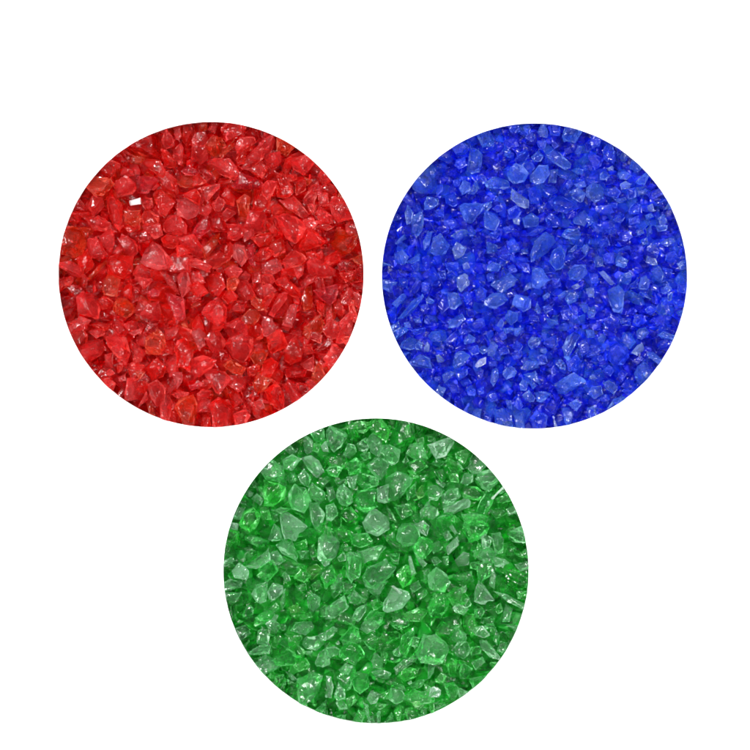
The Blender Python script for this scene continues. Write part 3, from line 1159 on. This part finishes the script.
# ------------------------------------------------------------------ words for the labels
TONE = {
 'red': {'n': 'clear red', 'p': 'frosted pinkish red', 'b': 'bright shiny pinkish red', 'h': 'hazy purplish red', 'o': 'glow-tinted orange red',
         'd': 'dark deep red', 'w': 'glint-painted white'},
 'blue': {'n': 'royal blue', 'p': 'frosted pale blue', 'b': 'sparkling whitish blue', 's': 'bright sky blue', 'v': 'violet blue',
          'd': 'dark navy blue', 'w': 'glint-painted white'},
 'green': {'n': 'mid green', 'p': 'frosted pale green', 'b': 'shiny whitish green', 'g': 'vivid bright green', 'y': 'yellowish green',
           'd': 'dark bottle green', 'w': 'glint-painted white'},
}
HOURS = ['twelve', 'one', 'two', 'three', 'four', 'five', 'six', 'seven', 'eight', 'nine', 'ten', 'eleven']
def shape_word(P):
    n = len(P); mx, my = centroid(P)
    sxx = sum((x-mx)**2 for x, y in P); syy = sum((y-my)**2 for x, y in P); sxy = sum((x-mx)*(y-my) for x, y in P)
    tr, det = sxx + syy, sxx*syy - sxy*sxy
    q = math.sqrt(max(0, tr*tr/4 - det)); e = math.sqrt((tr/2 + q) / max(1e-6, tr/2 - q))
    if n == 3: return 'triangular'
    if e > 2.3: return 'narrow sliver-like'
    if e > 1.6: return 'elongated'
    return 'blocky'
def place_words(x, y, cx, cy):
    r = math.hypot(x-cx, y-cy) / R
    h = round(math.degrees(math.atan2(x-cx, cy-y)) / 30) % 12
    ring = 'near the centre' if r < .3 else 'about halfway out' if r < .62 else 'near the rim' if r < .87 else 'touching the rim'
    return ring, HOURS[h]

# ------------------------------------------------------------------ build the three heaps
rim_tops = []
for ci, (cname, (dcx, dcy, text)) in enumerate(DISCS.items()):
    rnd = random.Random(11 + ci)
    chips = parse(text)
    typical = {'red': 21, 'blue': 13.5, 'green': 19}[cname]
    wx, wy = world(dcx, dcy)
    n = 2 * int(R) + 7
    half = n // 2
    H = np.zeros((n, n))                                   # heap height, one cell per table unit
    yy, xx = np.mgrid[0:n, 0:n]; xx = xx - half; yy = yy - half

    def settle(bm, lx, ly, q, commit=True):
        xs = [v.co.x for v in bm.verts]; ys = [v.co.y for v in bm.verts]
        i0, i1 = max(0, int(lx + min(xs)) + half), min(n, int(lx + max(xs)) + half + 2)
        j0, j1 = max(0, int(ly + min(ys)) + half), min(n, int(ly + max(ys)) + half + 2)
        if i1 <= i0 or j1 <= j0: return None
        gx, gy = xx[j0:j1, i0:i1] - lx, yy[j0:j1, i0:i1] - ly
        lo, hi, ok = bottoms_tops(bm, gx, gy)
        ok &= (xx[j0:j1, i0:i1]**2 + yy[j0:j1, i0:i1]**2) < R*R
        if ok.sum() < 2: return None
        h = H[j0:j1, i0:i1]
        z = float(np.percentile((h - lo)[ok], q))
        if commit: h[ok] = np.maximum(h[ok], (hi + z)[ok])
        return z

    # bed of chips underneath, one mass
    bed = bmesh.new()
    for layer in range(2):  # two layers
        step = typical * .7
        k = int(2*R/step) + 2
        spots = [((i - k/2 + .5*(j % 2)) * step + rnd.uniform(-.3, .3)*step, (j - k/2) * step * .9 + rnd.uniform(-.3, .3)*step)
                 for i in range(k+1) for j in range(k+3)]
        rnd.shuffle(spots)
        for lx, ly in spots:
            if math.hypot(lx, ly) > R + 4: continue
            P = random_outline(rnd, typical * rnd.uniform(.7, 1.2))
            pts, s = hull_mesh(P, rnd, .5)
            bm = hull_bm(pts)
            if not clip_round(bm, -lx, -ly, R - .12): bm.free(); continue
            z = settle(bm, lx, ly, 55)
            if z is None: bm.free(); continue
            try:
                bmesh.ops.bevel(bm, geom=bm.edges[:], offset=s*.04, offset_type='OFFSET', segments=1, affect='EDGES', clamp_overlap=True)
            except Exception: pass
            bmesh.ops.translate(bm, verts=bm.verts[:], vec=(lx, ly, z))
            mi = layer * rnd.choice((1, 1, 1, 1, 2, 3))  # mostly the dark tone: shade of the gaps put into the tint
            for f in bm.faces: f.material_index = mi
            outward(bm)
            tmp = bpy.data.meshes.new('t'); bm.to_mesh(tmp); bm.free(); bed.from_mesh(tmp); bpy.data.meshes.remove(tmp)

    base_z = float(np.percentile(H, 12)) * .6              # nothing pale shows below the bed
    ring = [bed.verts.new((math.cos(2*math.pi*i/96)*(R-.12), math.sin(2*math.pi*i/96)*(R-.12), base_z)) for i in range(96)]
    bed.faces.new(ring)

    # the chips one can tell apart
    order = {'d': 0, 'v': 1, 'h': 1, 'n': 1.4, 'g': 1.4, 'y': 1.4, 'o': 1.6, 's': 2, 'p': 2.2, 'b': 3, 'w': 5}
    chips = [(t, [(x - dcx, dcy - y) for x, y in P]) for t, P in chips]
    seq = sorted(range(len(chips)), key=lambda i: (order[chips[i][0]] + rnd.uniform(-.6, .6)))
    built = []
    for i in seq:
        t, P = chips[i]
        P2 = []
        for x, y in P:                                     # what reaches the wall is cut by it
            r = math.hypot(x, y)
            if r > R * .955: x, y = x * 1.06, y * 1.06
            P2.append((x, y))
        lx, ly = centroid(P2)
        g = 1.15 if t == 'w' else 1.02 if cname == 'blue' else 1.08
        L_ = [((x - lx)*g, (y - ly)*g) for x, y in P2]
        built.append((t, P, L_, lx, ly))
    # fill what is still open between them
    cover = np.zeros((n, n), bool)
    def mark(L_, lx, ly):
        inside = np.zeros((n, n), bool)
        for a in range(len(L_)):
            x0, y0 = L_[a-1][0] + lx, L_[a-1][1] + ly; x1, y1 = L_[a][0] + lx, L_[a][1] + ly
            if y0 == y1: continue
            c = ((yy >= min(y0, y1)) & (yy < max(y0, y1)) & (xx < x0 + (yy - y0) * (x1 - x0) / (y1 - y0)))
            inside ^= c
        cover[inside] = True
    for t, P, L_, lx, ly in built: mark(L_, lx, ly)
    fillers = []
    for s in (typical*1.0, typical*.8, typical*.62):
        for _ in range(5000):
            if len(built) + len(fillers) >= 300: break
            a, r = rnd.uniform(0, 6.2832), R * .98 * math.sqrt(rnd.random())
            lx, ly = r*math.cos(a), r*math.sin(a)
            w = int(s * .42)
            i, j = int(lx) + half, int(ly) + half
            c = cover[max(0, j-w):j+w+1, max(0, i-w):i+w+1]
            if c.mean() > .22: continue
            P = random_outline(rnd, s * 1.1)
            t = rnd.choice({'red': 'nnnpdo', 'blue': 'nnnvds', 'green': 'nnngdp'}[cname])
            mark(P, lx, ly)
            fillers.append((t, [(x + lx, y + ly) for x, y in P], P, lx, ly))
    built = fillers + built
    built_n = min(300, len(built))
    drop_small = sorted(range(len(built)), key=lambda k: -area(built[k][1]))[300:]
    made = []
    for k, (t, P, L_, lx, ly) in enumerate(built):
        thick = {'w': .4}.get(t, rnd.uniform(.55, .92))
        pts, s = hull_mesh(L_, rnd, thick)
        bm = hull_bm(pts)
        if not clip_round(bm, -lx, -ly, R - .12): bm.free(); continue
        z = settle(bm, lx, ly, 80 if t != 'w' else 92)
        if z is None: bm.free(); continue
        outward(bm)
        weather(bm, s, rnd, 14)
        clip_round(bm, -lx, -ly, R - .1)
        made.append((k, t, P, lx, ly, z, bm))
    disc = xx**2 + yy**2 < (R-2)**2
    top = float(np.percentile(H[disc], 74))
    rim_tops.append(top)
    for k, t, P, lx, ly, z, bm in made:
        rr = max(math.hypot(v.co.x + lx, v.co.y + ly) for v in bm.verts)
        if rr > R - 1.5:                                   # against the wall nothing stands proud of the rim
            over = max([v.co.z + z - top for v in bm.verts if math.hypot(v.co.x + lx, v.co.y + ly) > R - 5] or [0])
            if over > 4: bmesh.ops.translate(bm, verts=bm.verts[:], vec=(0, 0, 4 - over))
    labels = {}
    for k, t, P, lx, ly, z, bm in made:
        if k in drop_small:                                # past 300: part of the mass below
            bmesh.ops.translate(bm, verts=bm.verts[:], vec=(lx, ly, z))
            for f in bm.faces: f.material_index = 1
            outward(bm)
            tmp = bpy.data.meshes.new('t'); bm.to_mesh(tmp); bm.free(); bed.from_mesh(tmp); bpy.data.meshes.remove(tmp)
            continue
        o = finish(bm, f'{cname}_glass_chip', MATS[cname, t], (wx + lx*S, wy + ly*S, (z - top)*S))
        o['category'] = 'glass chip'
        o['group'] = f'{cname} glass chips heaped in a round well'
        qx, qy = centroid(P)
        ring, hour = place_words(qx, -qy, 0, 0)
        key = (TONE[cname][t], shape_word(P), ring, hour)
        labels.setdefault(key, []).append((area(P), o))
    RANK = {1: [''], 2: ['larger ', 'smaller '], 3: ['largest ', 'middle-sized ', 'smallest '],
            4: ['largest ', 'second largest ', 'second smallest ', 'smallest ']}
    for (tone, shp, ring, hour), lst in labels.items():
        lst.sort(key=lambda e: -e[0])
        names = RANK.get(len(lst)) or (['largest ', 'second largest ', 'third largest '] + [f'{w} ' for w in
                 ('fourth largest', 'fifth largest', 'sixth largest', 'seventh largest', 'eighth largest')])[:len(lst)-1] + ['smallest ']
        for w, (_, o) in zip(names, lst):
            extra = f' of the {cname} heap' if tone == 'glint-painted white' else ''
            o['label'] = f'{w}{shp} {tone} glass chip {ring} toward {hour} o\'clock{extra}'
    bmesh.ops.translate(bed, verts=bed.verts[:], vec=(0, 0, -top))
    ob = finish(bed, f'{cname}_chip_bed', bed_mat(cname), (wx, wy, 0), False)
    for t in {'red': 'dno', 'blue': 'dns', 'green': 'dng'}[cname]:
        b, k, h, r, a, d = SPEC[cname][t]
        ob.data.materials.append(glass(f'{cname}_under_glass_{t}', b, k, h * .8, r, a, d, ior=1.2, edge=0))
    ob['kind'] = 'stuff'; ob['category'] = 'glass chips'
    ob['label'] = f'mass of deep {cname} glass chips seen in the gaps below the top layer'

# ------------------------------------------------------------------ white board with three round wells
bm = bmesh.new()
SEG = 256
deep = -max(rim_tops) * S - .0006
rings = []
for cname, (dcx, dcy, _) in DISCS.items():
    x, y = world(dcx, dcy)
    ring = [bm.verts.new((x + R*S*math.cos(2*math.pi*i/SEG), y + R*S*math.sin(2*math.pi*i/SEG), 0)) for i in range(SEG)]
    rings.append(ring)
A = 1.2
outer = [bm.verts.new(p) for p in ((-A, -A, 0), (A, -A, 0), (A, A, 0), (-A, A, 0))]
edges = [bm.edges.new((outer[i-1], outer[i])) for i in range(4)]
for ring in rings: edges += [bm.edges.new((ring[i-1], ring[i])) for i in range(SEG)]
bmesh.ops.triangle_fill(bm, edges=edges, use_beauty=True)
for f in bm.faces:
    if f.normal.z < 0: f.normal_flip()
for ring in rings:
    low = [bm.verts.new((v.co.x, v.co.y, deep)) for v in ring]
    for i in range(SEG): bm.faces.new((ring[i-1], ring[i], low[i], low[i-1]))
    bm.faces.new(low)
me = bpy.data.meshes.new('white_surface'); bm.to_mesh(me); bm.free()
me.materials.append(BOARD)
o = bpy.data.objects.new('white_surface', me); col.objects.link(o)
o['kind'] = 'structure'; o['label'] = 'plain white board with three round wells for the glass chips'

# ------------------------------------------------------------------ light
w = bpy.data.worlds.new('World'); scene.world = w; w.use_nodes = True
bg = w.node_tree.nodes['Background']
bg.inputs['Color'].default_value = (1, 1, 1, 1)
tc = w.node_tree.nodes.new('ShaderNodeTexCoord'); dt = w.node_tree.nodes.new('ShaderNodeVectorMath'); dt.operation = 'DOT_PRODUCT'
dt.inputs[1].default_value = Vector((-.38, .42, .82)).normalized()
rp = w.node_tree.nodes.new('ShaderNodeMapRange'); rp.interpolation_type = 'SMOOTHSTEP'
rp.inputs[1].default_value = -.1; rp.inputs[2].default_value = 1; rp.inputs[3].default_value = WLOW; rp.inputs[4].default_value = WHIGH
w.node_tree.links.new(tc.outputs['Generated'], dt.inputs[0]); w.node_tree.links.new(dt.outputs['Value'], rp.inputs[0])
w.node_tree.links.new(rp.outputs[0], bg.inputs['Strength'])
def lamp(name, loc, size, power, target=(0, 0, 0)):
    l = bpy.data.lights.new(name, 'AREA'); l.shape = 'DISK'; l.size = size; l.energy = power
    o = bpy.data.objects.new(name, l); col.objects.link(o); o.location = loc
    o.rotation_euler = (Vector(target) - Vector(loc)).to_track_quat('-Z', 'Y').to_euler()
    return o
lamp('key_softbox', (-.55, .75, 1.15), .22, KEY)
lamp('added_side_lamp', (.8, .35, .9), .26, SIDE)  # this and the next three: unseen lamps added for sparkle
lamp('added_front_lamp', (.15, -.9, 1.0), .26, SIDE)
lamp('added_left_lamp', (-.95, -.1, .8), .26, SIDE)
lamp('added_top_lamp', (.25, .45, 1.5), .26, SIDE)

# ------------------------------------------------------------------ camera
cam = bpy.data.cameras.new('Camera'); co = bpy.data.objects.new('Camera', cam); col.objects.link(co)
D = 3.0
co.location = (0, 0, D); co.rotation_euler = (0, 0, 0)
cam.sensor_width = 36; cam.lens = 36 * D / (750 * S); cam.clip_end = 50; cam.clip_start = .1
scene.camera = co

scene.view_settings.view_transform = 'Standard'; scene.view_settings.look = 'None'
scene.view_settings.exposure = 0; scene.view_settings.gamma = 1
cy = scene.cycles
cy.max_bounces = 28; cy.transmission_bounces = 28; cy.diffuse_bounces = 4; cy.glossy_bounces = 16; cy.transparent_max_bounces = 8
cy.volume_bounces = 0
cy.caustics_reflective = True; cy.caustics_refractive = True
cy.sample_clamp_indirect = 6; cy.blur_glossy = .3
cy.use_denoising = True
cy.use_adaptive_sampling = True; cy.adaptive_threshold = .025
